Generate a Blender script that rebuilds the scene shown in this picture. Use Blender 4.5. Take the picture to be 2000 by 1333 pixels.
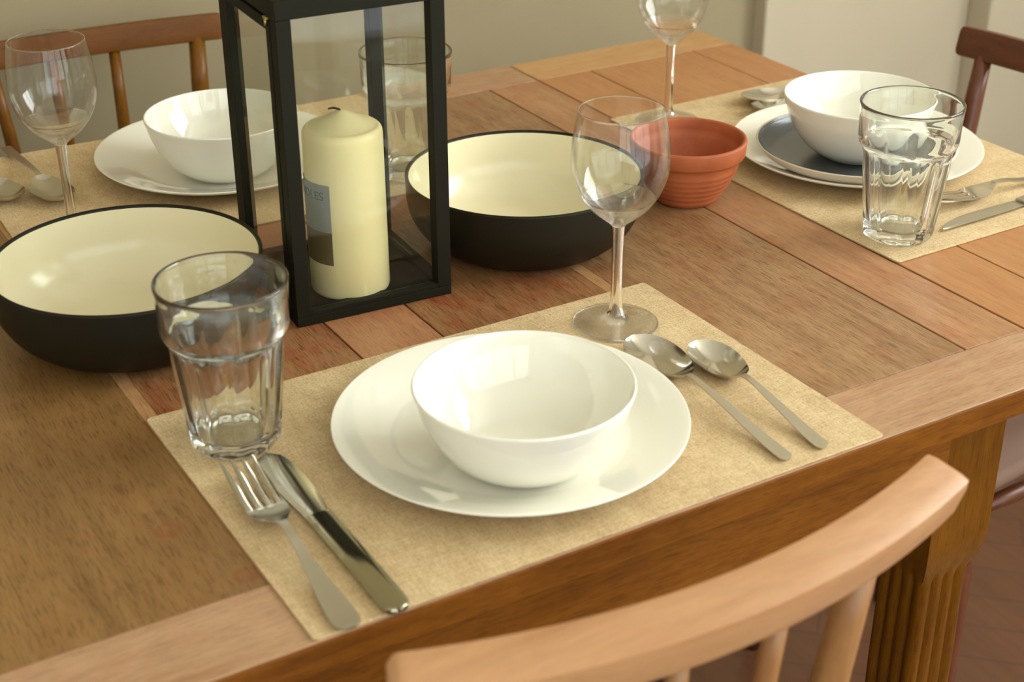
import bpy, bmesh, math, random
from mathutils import Vector, Matrix
from math import sin, cos, pi, radians

for o in list(bpy.data.objects):
    bpy.data.objects.remove(o, do_unlink=True)
S = bpy.context.scene
C = S.collection
T = 0.75                      # height of the table top above the floor

# ------------------------------------------------------------------ camera
cam_d = bpy.data.cameras.new('camera')
cam = bpy.data.objects.new('camera', cam_d)
C.objects.link(cam)
r_ = Vector((0.85888858, -0.51214738, -0.00393283))
u_ = Vector((0.24124505, 0.39777864, 0.88519657))
f_ = Vector((0.45178671, 0.76123401, -0.46520056))
M = Matrix((r_, u_, -f_)).transposed().to_4x4()
M.translation = Vector((-0.26563, -0.67589, 0.5786 + T))
cam.matrix_world = M
cam_d.sensor_width = 36
cam_d.lens = 53.96
cam_d.clip_start = 0.02
cam_d.dof.use_dof = True
cam_d.dof.focus_distance = 1.33
cam_d.dof.aperture_fstop = 7.5
S.camera = cam

# ------------------------------------------------------------------ view, world, lights
S.cycles.max_bounces = 24
S.cycles.transparent_max_bounces = 24
S.cycles.transmission_bounces = 20
S.view_settings.view_transform = 'Standard'
S.view_settings.look = 'None'
S.view_settings.gamma = 1
S.view_settings.use_curve_mapping = False
S.view_settings.exposure = 0.68
W = bpy.data.worlds.new('world')
S.world = W
W.use_nodes = True
bg = W.node_tree.nodes['Background']
bg.inputs[0].default_value = (0.80, 0.90, 1.0, 1)
bg.inputs[1].default_value = 1.6


def area(name, loc, direction, sx, sy, power, col):
    l = bpy.data.lights.new(name, 'AREA')
    l.shape = 'RECTANGLE'; l.size = sx; l.size_y = sy
    l.energy = power; l.color = col
    o = bpy.data.objects.new(name, l); C.objects.link(o)
    o.location = loc
    o.rotation_euler = Vector(direction).to_track_quat('-Z', 'Y').to_euler()
    return o


# daylight outside the side window; the front lamp is an added, unseen fill
area('daylight_side_window', (2.40, -0.55, 1.74), (-1, 0, -0.10), 1.6, 1.2, 52, (0.93, 0.97, 1.0))
area('added_front_fill', (0.35, -1.98, 1.27), (0, 1, 0), 3.3, 2.05, 11, (1.0, 0.95, 0.88))


# ------------------------------------------------------------------ materials
def lin(r, g, b):
    f = lambda c: ((c / 255 + 0.055) / 1.055) ** 2.4 if c / 255 > 0.04045 else c / 255 / 12.92
    return (f(r), f(g), f(b), 1)


def mat(name, col, rough=0.5, metal=0.0, trans=0.0, ior=1.5, coat=0.0, spec=None, sss=0.0):
    m = bpy.data.materials.new(name); m.use_nodes = True
    b = m.node_tree.nodes['Principled BSDF']
    b.inputs['Base Color'].default_value = col
    b.inputs['Roughness'].default_value = rough
    b.inputs['Metallic'].default_value = metal
    b.inputs['Transmission Weight'].default_value = trans
    b.inputs['IOR'].default_value = ior
    b.inputs['Coat Weight'].default_value = coat
    if spec is not None:
        b.inputs['Specular IOR Level'].default_value = spec
    if sss:
        b.inputs['Subsurface Weight'].default_value = sss
        b.inputs['Subsurface Radius'].default_value = (0.02, 0.012, 0.005)
        b.inputs['Subsurface Scale'].default_value = 0.6
    return m


def N(nt, kind, **kw):
    n = nt.nodes.new(kind)
    for k, v in kw.items():
        if isinstance(k, str) and hasattr(n, k):
            setattr(n, k, v)
    return n


def coords(nt, scale, off=(0, 0, 0), rot=(0, 0, 0), kind='Object'):
    tc = nt.nodes.new('ShaderNodeTexCoord')
    mp = nt.nodes.new('ShaderNodeMapping')
    mp.inputs['Scale'].default_value = scale
    mp.inputs['Location'].default_value = off
    mp.inputs['Rotation'].default_value = rot
    nt.links.new(tc.outputs[kind], mp.inputs['Vector'])
    return mp.outputs['Vector']


def noise(nt, vec, scale, detail=4, rough=0.55, dist=0.0):
    n = nt.nodes.new('ShaderNodeTexNoise')
    n.inputs['Scale'].default_value = scale
    n.inputs['Detail'].default_value = detail
    n.inputs['Roughness'].default_value = rough
    n.inputs['Distortion'].default_value = dist
    nt.links.new(vec, n.inputs['Vector'])
    return n.outputs['Fac']


def ramp(nt, fac, stops):
    r = nt.nodes.new('ShaderNodeValToRGB')
    e = r.color_ramp.elements
    e[0].position, e[0].color = stops[0]
    e[1].position, e[1].color = stops[-1]
    for p, c in stops[1:-1]:
        x = e.new(p); x.color = c
    nt.links.new(fac, r.inputs['Fac'])
    return r.outputs['Color']


def mix(nt, a, b, fac, mode='MIX'):
    m = nt.nodes.new('ShaderNodeMix'); m.data_type = 'RGBA'; m.blend_type = mode
    for sock, v in ((m.inputs[6], a), (m.inputs[7], b), (m.inputs[0], fac)):
        if hasattr(v, 'links'):
            nt.links.new(v, sock)
        else:
            sock.default_value = v
    return m.outputs[2]


def bump(nt, h, strength, dist=0.001):
    b = nt.nodes.new('ShaderNodeBump')
    b.inputs['Strength'].default_value = strength
    b.inputs['Distance'].default_value = dist
    nt.links.new(h, b.inputs['Height'])
    nt.links.new(b.outputs['Normal'], nt.nodes['Principled BSDF'].inputs['Normal'])


def wood(name, axis, light, dark, red, rough=0.42, seed=0.0, scale=1.0, pores=0.5, redness=0.5, blotch=7.0, coat=0.0):
    """Oak: grain runs along `axis`; light and dark tones, reddish wear, dark pores."""
    m = bpy.data.materials.new(name); m.use_nodes = True
    nt = m.node_tree; b = nt.nodes['Principled BSDF']
    st = [1.0, 1.0, 1.0]; st['XYZ'.index(axis)] = 0.07
    v = coords(nt, [s * scale for s in st], (seed, seed * 0.7, seed * 0.3))
    vb = coords(nt, (1, 1, 1), (seed * 1.3, seed, 0))
    n1 = noise(nt, v, 95, 6, 0.65, 0.3)
    vp_ = [1.0, 1.0, 1.0]; vp_['XYZ'.index(axis)] = 0.06
    n2 = noise(nt, coords(nt, [q_ * scale for q_ in vp_], (seed, 0, 2)), 760, 3, 0.75, 0.0)
    nb = noise(nt, vb, blotch, 5, 0.62)
    nr = noise(nt, vb, blotch * 1.7, 6, 0.7)
    base = ramp(nt, n1, [(0.25, dark), (0.5, tuple((a + c) / 2 for a, c in zip(dark, light))), (0.75, light)])
    st2 = [1.0, 1.0, 1.0]; st2['XYZ'.index(axis)] = 0.2
    v2 = coords(nt, [s * scale for s in st2], (seed, 1.0, 0))
    n3 = noise(nt, v2, 110, 6, 0.75, 0.2)
    mid = mix(nt, base, light, ramp(nt, nb, [(0.42, (0, 0, 0, 1)), (0.66, (0.75, 0.75, 0.75, 1))]))
    rfac = nt.nodes.new('ShaderNodeMath'); rfac.operation = 'MULTIPLY'
    rr = ramp(nt, nr, [(0.46, (0, 0, 0, 1)), (0.62, (1, 1, 1, 1))])
    r3 = ramp(nt, n3, [(0.40, (0, 0, 0, 1)), (0.62, (redness, redness, redness, 1))])
    nt.links.new(rr, rfac.inputs[0]); nt.links.new(r3, rfac.inputs[1])
    mid = mix(nt, mid, red, rfac.outputs[0])
    pf = ramp(nt, n2, [(0.38, (1 - pores * 1.5, 1 - pores * 1.6, 1 - pores * 1.7, 1)), (0.50, (1, 1, 1, 1))])
    col = mix(nt, mid, pf, 1.0, 'MULTIPLY')
    nt.links.new(col, b.inputs['Base Color'])
    b.inputs['Roughness'].default_value = rough
    b.inputs['Coat Weight'].default_value = coat
    b.inputs['Coat Roughness'].default_value = 0.25
    bump(nt, n2, 0.25, 0.0006)
    return m


tl, td, tr = lin(186, 146, 103), lin(138, 93, 56), lin(150, 84, 50)
W_top_x = wood('oak_frame_wood', 'X', lin(186, 148, 112), lin(158, 114, 78), lin(166, 106, 72), seed=2.0, pores=0.2, redness=0.5)
W_top_y = wood('oak_board_wood', 'Y', lin(182, 136, 94), lin(148, 98, 60), lin(170, 88, 50), seed=5.0, pores=0.2, redness=0.6)
W_panel = wood('oak_panel_wood', 'Y', lin(170, 132, 90), lin(126, 86, 50), lin(140, 70, 36), seed=9.0, pores=0.3, redness=0.6)
W_leaf = wood('oak_leaf_wood', 'Y', lin(184, 132, 82), lin(158, 102, 58), lin(174, 102, 60), seed=12.0, pores=0.12, redness=0.4, blotch=3)
W_leaf_x = wood('oak_leaf_frame_wood', 'X', lin(198, 154, 102), lin(176, 128, 78), lin(182, 120, 74), seed=15.0, pores=0.15, redness=0.4, blotch=3)
W_centre = wood('oak_centre_board_wood', 'Y', lin(178, 126, 86), lin(150, 98, 62), lin(172, 82, 46), seed=21.0, pores=0.2, redness=0.85)
W_panel_red = wood('oak_worn_red_panel', 'Y', lin(168, 122, 78), lin(118, 72, 40), lin(150, 64, 30), seed=31.0, pores=0.32, redness=0.85)
W_panel_left = wood('oak_olive_panel', 'Y', lin(150, 112, 64), lin(112, 78, 38), lin(134, 72, 34), seed=37.0, pores=0.28, redness=0.3)


def ring_stain(m, spots):
    """small reddish ring marks left on the wood, in the table's own coordinates"""
    nt = m.node_tree; b = nt.nodes['Principled BSDF']
    src = b.inputs['Base Color'].links[0].from_socket
    tc = nt.nodes.new('ShaderNodeTexCoord')
    for (x, y, z, r) in spots:
        d = nt.nodes.new('ShaderNodeVectorMath'); d.operation = 'DISTANCE'
        nt.links.new(tc.outputs['Object'], d.inputs[0]); d.inputs[1].default_value = (x, y, z)
        mr = nt.nodes.new('ShaderNodeMath'); mr.operation = 'DIVIDE'
        nt.links.new(d.outputs['Value'], mr.inputs[0]); mr.inputs[1].default_value = r * 2
        k = ramp(nt, mr.outputs[0], [(0.0, (.2, .2, .2, 1)), (0.26, (.2, .2, .2, 1)), (0.40, (.5, .5, .5, 1)), (0.62, (0, 0, 0, 1))])
        src = mix(nt, src, lin(132, 66, 28), k)
    nt.links.new(src, b.inputs['Base Color'])


W_strip = wood('pale_joint_wood', 'Y', lin(190, 144, 96), lin(158, 112, 72), lin(160, 98, 58), seed=3.0, pores=0.2, redness=0.4)
W_edge = wood('varnished_oak_edge', 'X', lin(134, 80, 18), lin(86, 44, 4), lin(100, 48, 6), rough=0.35, seed=7, pores=0.25, redness=0.4)
W_leg = wood('varnished_oak_leg', 'Z', lin(118, 72, 6), lin(88, 48, 2), lin(62, 32, 4), rough=0.35, seed=4, pores=0.2, redness=0.6)
W_core = mat('dark_joint', lin(30, 18, 8), 0.95)
W_near = wood('bleached_chair_wood', 'X', lin(186, 140, 96), lin(164, 116, 74), lin(176, 120, 82), rough=0.4, seed=1, pores=0.06, redness=0.4, blotch=9)
W_near_z = wood('bleached_spindle_wood', 'Z', lin(162, 116, 70), lin(136, 90, 48), lin(148, 92, 52), rough=0.4, seed=8, pores=0.06, redness=0.4, blotch=9)
W_rear = wood('honey_rail_wood', 'X', lin(112, 66, 6), lin(90, 48, 3), lin(98, 50, 4), rough=0.35, seed=6, pores=0.15, redness=0.5)
W_rear_z = wood('honey_spindle_wood', 'Z', lin(126, 80, 14), lin(96, 56, 6), lin(100, 52, 6), rough=0.3, seed=6, pores=0.2, redness=0.5)
W_right = wood('mahogany_rail_wood', 'X', lin(106, 58, 34), lin(82, 42, 22), lin(88, 40, 20), rough=0.32, seed=3, pores=0.15, redness=0.5)
W_right_z = wood('mahogany_post_wood', 'Z', lin(110, 60, 34), lin(86, 44, 22), lin(90, 42, 20), rough=0.32, seed=2, pores=0.15, redness=0.5)
for m_ in (W_rear, W_rear_z, W_edge, W_leg):
    m_.node_tree.nodes['Principled BSDF'].inputs['Specular IOR Level'].default_value = 0.25
M_seat = mat('dark_leather', lin(52, 34, 34), 0.45)
M_seat_grey = mat('grey_pink_seat', lin(116, 86, 70), 0.8)

M_china = mat('white_china', lin(240, 236, 220), 0.05, coat=0.5)
M_enamel = mat('cream_enamel', lin(228, 218, 182), 0.2)
M_iron = mat('black_enamel', lin(28, 23, 11), 0.45, spec=0.2)
M_rim = mat('blue_black_rim', lin(46, 44, 48), 0.3)
M_glaze = mat('slate_blue_glaze', lin(92, 94, 93), 0.22)
M_stone = mat('cream_stoneware', lin(226, 214, 192), 0.35)
M_black = mat('matt_black_metal', lin(27, 25, 13), 0.6, spec=0.12)
M_brass = mat('brass', lin(190, 165, 100), 0.3, metal=1.0)
M_steel = mat('polished_steel', lin(208, 202, 188), 0.13, metal=1.0)
M_satin = mat('satin_steel', lin(206, 200, 184), 0.34, metal=1.0)
M_wax = mat('ivory_wax', lin(226, 212, 160), 0.42, sss=0.2)
M_wick = mat('charred_wick', lin(40, 28, 20), 0.9)
M_label = mat('slate_label_paper', lin(126, 128, 120), 0.55)
M_label_low = mat('brown_label_paper', lin(96, 82, 52), 0.6)
M_ink = mat('dark_ink', lin(74, 80, 76), 0.7)
M_glass = mat('clear_glass', (1.0, 1.0, 0.998, 1), 0.0, trans=1.0, ior=1.5)
M_glassg = mat('pressed_green_glass', (0.978, 1.0, 0.965, 1), 0.0, trans=1.0, ior=1.5)


def let_through(m, amount):
    """thin blown glass bends little of what passes straight through it"""
    nt = m.node_tree; b = nt.nodes['Principled BSDF']; out = nt.nodes['Material Output']
    t = nt.nodes.new('ShaderNodeBsdfTransparent'); mx_ = nt.nodes.new('ShaderNodeMixShader')
    mx_.inputs[0].default_value = amount
    nt.links.new(b.outputs[0], mx_.inputs[1]); nt.links.new(t.outputs[0], mx_.inputs[2])
    nt.links.new(mx_.outputs[0], out.inputs['Surface'])


M_glass_soft = mat('blown_edge_glass', (1.0, 1.0, 0.998, 1), 0.0, trans=1.0, ior=1.5)
let_through(M_glass_soft, 0.28)
let_through(M_glassg, 0.04)


def pane_material(name='flat_pane_glass', tint=(0.975, 0.98, 0.96, 1), ior=1.35):
    m = bpy.data.materials.new(name); m.use_nodes = True
    nt = m.node_tree; nt.nodes.clear()
    out = nt.nodes.new('ShaderNodeOutputMaterial')
    tr_ = nt.nodes.new('ShaderNodeBsdfTransparent'); tr_.inputs[0].default_value = tint
    gl = nt.nodes.new('ShaderNodeBsdfGlossy'); gl.inputs['Roughness'].default_value = 0.01
    fr = nt.nodes.new('ShaderNodeFresnel')
    ge = nt.nodes.new('ShaderNodeNewGeometry'); mr = nt.nodes.new('ShaderNodeMapRange')
    mr.inputs['To Min'].default_value = ior; mr.inputs['To Max'].default_value = 1 / ior
    nt.links.new(ge.outputs['Backfacing'], mr.inputs['Value']); nt.links.new(mr.outputs[0], fr.inputs[0])
    mx = nt.nodes.new('ShaderNodeMixShader')
    nt.links.new(fr.outputs[0], mx.inputs[0]); nt.links.new(tr_.outputs[0], mx.inputs[1])
    nt.links.new(gl.outputs[0], mx.inputs[2]); nt.links.new(mx.outputs[0], out.inputs[0])
    return m


M_pane = pane_material()
M_thin = pane_material('thin_blown_glass', (0.985, 0.985, 0.975, 1), 1.45)


def terracotta():
    m = mat('terracotta', lin(170, 84, 50), 0.62)
    nt = m.node_tree; b = nt.nodes['Principled BSDF']
    v = coords(nt, (1, 1, 1))
    n = noise(nt, v, 40, 5, 0.6)
    nt.links.new(ramp(nt, n, [(0.3, lin(158, 78, 36)), (0.7, lin(176, 92, 48))]), b.inputs['Base Color'])
    bump(nt, noise(nt, v, 500, 2), 0.15, 0.0005)
    return m


M_terra = terracotta()


def linen():
    m = mat('woven_linen', lin(206, 178, 132), 0.85)
    nt = m.node_tree; b = nt.nodes['Principled BSDF']
    vx = coords(nt, (1, 0.12, 1)); vy = coords(nt, (0.12, 1, 1), (3, 1, 0))
    a = noise(nt, vx, 900, 2, 0.6); c = noise(nt, vy, 900, 2, 0.6)
    blot = noise(nt, coords(nt, (1, 0.5, 1)), 28, 5, 0.65)
    fine = noise(nt, coords(nt, (1, 1, 1)), 620, 2, 0.6)
    col = ramp(nt, blot, [(0.3, lin(204, 175, 130)), (0.72, lin(228, 202, 158))])
    col = mix(nt, col, ramp(nt, a, [(0.35, (0.80, 0.78, 0.72, 1)), (0.6, (1, 1, 1, 1))]), 0.75, 'MULTIPLY')
    col = mix(nt, col, ramp(nt, c, [(0.35, (0.80, 0.78, 0.72, 1)), (0.6, (1, 1, 1, 1))]), 0.75, 'MULTIPLY')
    col = mix(nt, col, ramp(nt, fine, [(0.36, (0.72, 0.66, 0.56, 1)), (0.5, (1, 1, 1, 1))]), 0.8, 'MULTIPLY')
    nt.links.new(col, b.inputs['Base Color'])
    bump(nt, fine, 0.4, 0.0005)
    return m


M_linen = linen()


def plaster(name, c1, c2):
    m = mat(name, c1, 0.9)
    nt = m.node_tree; b = nt.nodes['Principled BSDF']
    v = coords(nt, (1, 1, 1))
    nt.links.new(ramp(nt, noise(nt, v, 3, 4), [(0.3, c1), (0.7, c2)]), b.inputs['Base Color'])
    bump(nt, noise(nt, v, 60, 4), 0.08, 0.002)
    return m


M_wall = plaster('shade_toned_plaster', lin(150, 135, 104), lin(158, 144, 112))  # back wall toned darker than the steps, its corner shade put in the colour
M_wall3 = plaster('far_plaster', lin(232, 228, 218), lin(236, 232, 224))
M_wall2 = plaster('pale_plaster', lin(192, 178, 152), lin(198, 184, 158))
M_ceil = plaster('ceiling_plaster', lin(235, 230, 215), lin(238, 233, 220))
M_trim = mat('white_gloss_paint', lin(236, 232, 222), 0.35)


def parquet():
    m = mat('herringbone_parquet', lin(150, 98, 70), 0.4)
    nt = m.node_tree; b = nt.nodes['Principled BSDF']
    v = coords(nt, (1, 1, 1), rot=(0, 0, radians(45)))
    br = nt.nodes.new('ShaderNodeTexBrick')
    br.inputs['Color1'].default_value = lin(112, 70, 44)
    br.inputs['Color2'].default_value = lin(106, 66, 41)
    br.inputs['Mortar'].default_value = lin(88, 57, 39)
    br.inputs['Scale'].default_value = 1.0
    br.inputs['Mortar Size'].default_value = 0.0015
    br.inputs['Brick Width'].default_value = 0.28
    br.inputs['Row Height'].default_value = 0.07
    nt.links.new(v, br.inputs['Vector'])
    n = noise(nt, coords(nt, (1, 0.1, 1), rot=(0, 0, radians(45))), 60, 4)
    col = mix(nt, br.outputs['Color'], ramp(nt, n, [(0.3, (0.8, 0.8, 0.8, 1)), (0.65, (1, 1, 1, 1))]), 1.0, 'MULTIPLY')
    nt.links.new(col, b.inputs['Base Color'])
    return m


M_floor = parquet()


# ------------------------------------------------------------------ helpers
def link(name, bm, m, parent=None, smooth=False, recalc=True):
    me = bpy.data.meshes.new(name)
    if recalc:
        bmesh.ops.recalc_face_normals(bm, faces=bm.faces)
    bm.to_mesh(me); bm.free()
    for x in (m if isinstance(m, (list, tuple)) else [m]):
        me.materials.append(x)
    if smooth:
        for p in me.polygons:
            p.use_smooth = True
    o = bpy.data.objects.new(name, me); C.objects.link(o)
    if parent:
        o.parent = parent
    return o


def autosmooth(o, ang=35):
    """mark sharp edges by angle so curved areas stay smooth"""
    me = o.data
    bm = bmesh.new(); bm.from_mesh(me)
    for e in bm.edges:
        if len(e.link_faces) == 2 and e.calc_face_angle(0) > radians(ang):
            e.smooth = False
    for f in bm.faces:
        f.smooth = True
    bm.to_mesh(me); bm.free()
    return o


def thing(name, label, cat, loc=(0, 0, 0), rotz=0.0, group=None):
    o = bpy.data.objects.new(name, None); C.objects.link(o)
    o.empty_display_size = 0.03
    o.location = loc; o.rotation_euler = (0, 0, rotz)
    o['label'] = label; o['category'] = cat
    if group:
        o['group'] = group
    return o


def tag(o, label, cat, group=None):
    o['label'] = label; o['category'] = cat
    if group:
        o['group'] = group
    return o


def struct(o):
    o['kind'] = 'structure'
    return o


def dup(root, loc, rotz, label):
    r = root.copy(); C.objects.link(r); r.location = loc; r.rotation_euler = (0, 0, rotz)
    r['label'] = label
    for ch in list(root.children):
        c = ch.copy(); C.objects.link(c); c.parent = r
        for g in list(ch.children):
            d = g.copy(); C.objects.link(d); d.parent = c
    return r


def box(bm, x0, x1, y0, y1, z0, z1, bev=0.0, seg=2, mi=0, mtx=None):
    vs = [bm.verts.new((x, y, z)) for x in (x0, x1) for y in (y0, y1) for z in (z0, z1)]
    idx = [(0, 1, 3, 2), (4, 6, 7, 5), (0, 4, 5, 1), (2, 3, 7, 6), (0, 2, 6, 4), (1, 5, 7, 3)]
    fs = [bm.faces.new([vs[i] for i in f]) for f in idx]
    for f in fs:
        f.material_index = mi
    allv = list(vs)
    if bev:
        es = list({e for f in fs for e in f.edges})
        r = bmesh.ops.bevel(bm, geom=es, offset=bev, segments=seg, affect='EDGES', profile=0.5)
        allv = list({v for f in r['faces'] for v in f.verts} | {v for v in vs if v.is_valid})
        for f in r['faces']:
            f.material_index = mi
    if mtx:
        bmesh.ops.transform(bm, matrix=mtx, verts=[v for v in allv if v.is_valid])


def lathe(bm, prof, seg=96, rfun=None, close=False, mi=0):
    """prof: list of (r, z). rfun(r, z, th, i) may modulate the radius."""
    rings = []
    for i, (r, z) in enumerate(prof):
        if r < 1e-6:
            rings.append([bm.verts.new((0, 0, z))])
        else:
            ring = []
            for k in range(seg):
                th = 2 * pi * k / seg
                rr = rfun(r, z, th, i) if rfun else r
                ring.append(bm.verts.new((rr * cos(th), rr * sin(th), z)))
            rings.append(ring)
    pairs = list(zip(rings[:-1], rings[1:]))
    if close:
        pairs.append((rings[-1], rings[0]))
    for a, b in pairs:
        for k in range(seg):
            k2 = (k + 1) % seg
            if len(a) == 1 and len(b) == 1:
                continue
            if len(a) == 1:
                f = bm.faces.new((a[0], b[k], b[k2]))
            elif len(b) == 1:
                f = bm.faces.new((a[k], a[k2], b[0]))
            else:
                f = bm.faces.new((a[k], a[k2], b[k2], b[k]))
            f.material_index = mi; f.smooth = True


def smooth_prof(pts, n=6):
    """Catmull-Rom resample of an open profile"""
    out = []
    P = [pts[0]] + list(pts) + [pts[-1]]
    for i in range(1, len(P) - 2):
        p0, p1, p2, p3 = P[i - 1], P[i], P[i + 1], P[i + 2]
        for k in range(n):
            t = k / n
            q = []
            for j in range(len(p1)):
                a = 2 * p1[j]; b = p2[j] - p0[j]
                c = 2 * p0[j] - 5 * p1[j] + 4 * p2[j] - p3[j]; d = -p0[j] + 3 * p1[j] - 3 * p2[j] + p3[j]
                q.append(0.5 * (a + b * t + c * t * t + d * t ** 3))
            out.append(tuple(q))
    out.append(tuple(pts[-1]))
    return out


def loft(bm, secs, cap=True, mi=0):
    """secs: list of lists of points (closed loops of equal length)"""
    rings = [[bm.verts.new(p) for p in s] for s in secs]
    n = len(rings[0])
    for a, b in zip(rings[:-1], rings[1:]):
        for k in range(n):
            f = bm.faces.new((a[k], a[(k + 1) % n], b[(k + 1) % n], b[k]))
            f.material_index = mi; f.smooth = True
    if cap:
        for r in (rings[0], rings[-1]):
            try:
                f = bm.faces.new(r); f.material_index = mi
            except ValueError:
                pass
    return rings


def tube(bm, pts, rads, seg=16, flat=1.0, mi=0):
    """tapered rod along points; flat < 1 squashes it across the y direction"""
    secs = []
    for i, p in enumerate(pts):
        p = Vector(p)
        a = Vector(pts[max(i - 1, 0)]); b = Vector(pts[min(i + 1, len(pts) - 1)])
        d = (b - a).normalized()
        x = Vector((1, 0, 0)); x = (x - d * x.dot(d)).normalized()
        if abs(d.x) > 0.9:
            x = Vector((0, 1, 0)); x = (x - d * x.dot(d)).normalized()
        y = d.cross(x)
        r = rads[i]
        secs.append([p + x * r * cos(2 * pi * k / seg) + y * r * flat * sin(2 * pi * k / seg) for k in range(seg)])
    loft(bm, secs, mi=mi)


# ------------------------------------------------------------------ the room
YW = 1.15


def wall_with_hole(name, axis, at, thick, u0, u1, z1, hole, m):
    """wall plane at `at`, spanning u0..u1; hole = (u, u, z, z)"""
    bm = bmesh.new()
    a, b = at, at + thick
    parts = [(u0, hole[0], 0, z1), (hole[1], u1, 0, z1), (hole[0], hole[1], 0, hole[2]), (hole[0], hole[1], hole[3], z1)]
    for (p, q, z0, z2) in parts:
        if axis == 'Y':
            box(bm, p, q, min(a, b), max(a, b), z0, z2)
        else:
            box(bm, min(a, b), max(a, b), p, q, z0, z2)
    return struct(link(name, bm, m))


bm = bmesh.new(); box(bm, -1.6, 2.3, -1.9, 1.3, -0.1, 0.0); struct(link('floor', bm, M_floor))
bm = bmesh.new(); box(bm, -1.6, 2.3, -1.9, 1.3, 2.5, 2.6); struct(link('ceiling', bm, M_ceil))
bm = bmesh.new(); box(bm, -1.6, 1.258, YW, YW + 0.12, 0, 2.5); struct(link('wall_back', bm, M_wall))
bm = bmesh.new(); box(bm, -1.6, -1.5, -1.8, YW, 0, 2.5); struct(link('wall_left', bm, M_wall3))
# the wall steps forward twice on the right; each step shows a shaded left cheek
bm = bmesh.new(); box(bm, 1.258, 1.70, 1.122, YW + 0.12, 0, 2.5, 0.004, 3); struct(link('wall_back', bm, M_wall2))
bm = bmesh.new(); box(bm, 1.70, 2.2, 1.075, YW + 0.12, 0, 2.5, 0.004, 3); struct(link('wall_back', bm, M_wall2))
wall_with_hole('wall_front', 'Y', -1.9, 0.1, -1.5, 2.2, 2.5, (-1.3, 2.0, 0.25, 2.3), M_wall3)  # opening made up to let in the fill from behind the camera
wall_with_hole('wall_right', 'X', 2.2, 0.1, -1.9, 1.275, 2.5, (-1.35, 0.25, 1.12, 2.34), M_wall3)


def window(name, axis, at, u0, u1, z0, z1, bars=1):
    o = bpy.data.objects.new(name, None); C.objects.link(o); struct(o)
    bm = bmesh.new(); w = 0.045
    segs = [(u0, u1, z0, z0 + w), (u0, u1, z1 - w, z1), (u0, u0 + w, z0 + w, z1 - w), (u1 - w, u1, z0 + w, z1 - w)]
    for k in range(bars):
        c = u0 + (u1 - u0) * (k + 1) / (bars + 1)
        segs.append((c - 0.03, c + 0.03, z0 + w, z1 - w))
    for (a, b, c, d) in segs:
        if axis == 'Y':
            box(bm, a, b, at, at + 0.05, c, d, 0.003)
        else:
            box(bm, at, at + 0.05, a, b, c, d, 0.003)
    link('window_frame', bm, M_trim, o)
    bm = bmesh.new()
    if axis == 'Y':
        box(bm, u0 + w, u1 - w, at + 0.022, at + 0.026, z0 + w, z1 - w)
    else:
        box(bm, at + 0.022, at + 0.026, u0 + w, u1 - w, z0 + w, z1 - w)
    link('pane', bm, M_pane, o)


window('added_front_window', 'Y', -1.88, -1.3, 2.0, 0.25, 2.3, 3)  # added window, unseen, only frames the front fill lamp
window('window_1', 'X', 2.23, -1.35, 0.25, 1.12, 2.34, 2)

# ------------------------------------------------------------------ the table
ring_stain(W_panel_left, [(-0.0340 - 0.2155, 0.1586 - 0.45, T, 0.0085), (-0.0084 - 0.2155, 0.0860 - 0.45, T, 0.0080)])
table = thing('dining_table', 'old oak draw-leaf dining table with worn boards and a reeded leg', 'table', (0.2155, 0.45, 0))
XC, YC = 0.2155, 0.45
S0, S1, S2, S3, R = 0.599, 0.6675, 0.741, 0.895, 0.9576
FI, BI, BK = 0.0701, 0.8319, 0.8994


def board(bm, x0, x1, y0, y1, mi, zt=T, th=0.02, bev=0.0007):
    box(bm, x0 - XC, x1 - XC, y0 - YC, y1 - YC, zt - th, zt, bev, 2, mi)


def rim_strip(bm, x0, x1, y0, y1, mi):
    box(bm, x0 - XC, x1 - XC, y0 - YC, y1 - YC, T - 0.0215, T - 0.002, 0.003, 3, mi)


g = 0.0006
XL = -0.2365
bm = bmesh.new()
board(bm, XL, S1 - 0.0016, 0.0016, FI - g / 2, 0)
board(bm, XL, S1 - 0.0016, BI + g / 2, BK, 0)
ys = (FI + g / 2, BI - g / 2)
board(bm, XL, -0.168 - g, *ys, 1)
board(bm, S0 + 0.0010, S1 - 0.0016, *ys, 1)
board(bm, -0.168 + g, -0.0006, *ys, 7)
board(bm, -0.0006, 0.0100, *ys, 3, bev=0)
board(bm, 0.0100, 0.1795 - 0.0008, *ys, 8)
board(bm, 0.1795 + g, 0.2525 - g, *ys, 6)
board(bm, 0.2525 + 0.0008, 0.413, *ys, 8)
board(bm, 0.413, 0.424, *ys, 3, bev=0)
board(bm, 0.424, S0 - 0.0009, *ys, 2)
box(bm, XL + 0.004 - XC, S1 - 0.004 - XC, 0.004 - YC, BK - 0.004 - YC, T - 0.0195, T - 0.007, 0, 2, 4)
box(bm, XL - XC, S1 - 0.0012 - XC, 0.0 - YC, 0.0045 - YC, T - 0.0225, T - 0.0006, 0.0006, 2, 5)
link('tabletop', bm, [W_top_x, W_top_y, W_panel, W_strip, W_core, W_edge, W_centre, W_panel_left, W_panel_red], table)
bm = bmesh.new()
board(bm, S1 + 0.0008, R, 0.0016, FI - g / 2, 0)
board(bm, S1 + 0.0008, R, BI + g / 2, BK, 0)
board(bm, S1 + 0.0008, S2 - 0.0008, *ys, 1)
board(bm, S2 + 0.0008, S3 - g, *ys, 1)
board(bm, S3 + g, R, *ys, 1)
box(bm, S1 + 0.004 - XC, R - 0.004 - XC, 0.004 - YC, BK - 0.004 - YC, T - 0.0195, T - 0.007, 0, 2, 2)
box(bm, S1 + 0.0008 - XC, R - XC, 0.0 - YC, 0.0045 - YC, T - 0.0225, T - 0.0006, 0.0006, 2, 3)
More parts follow.
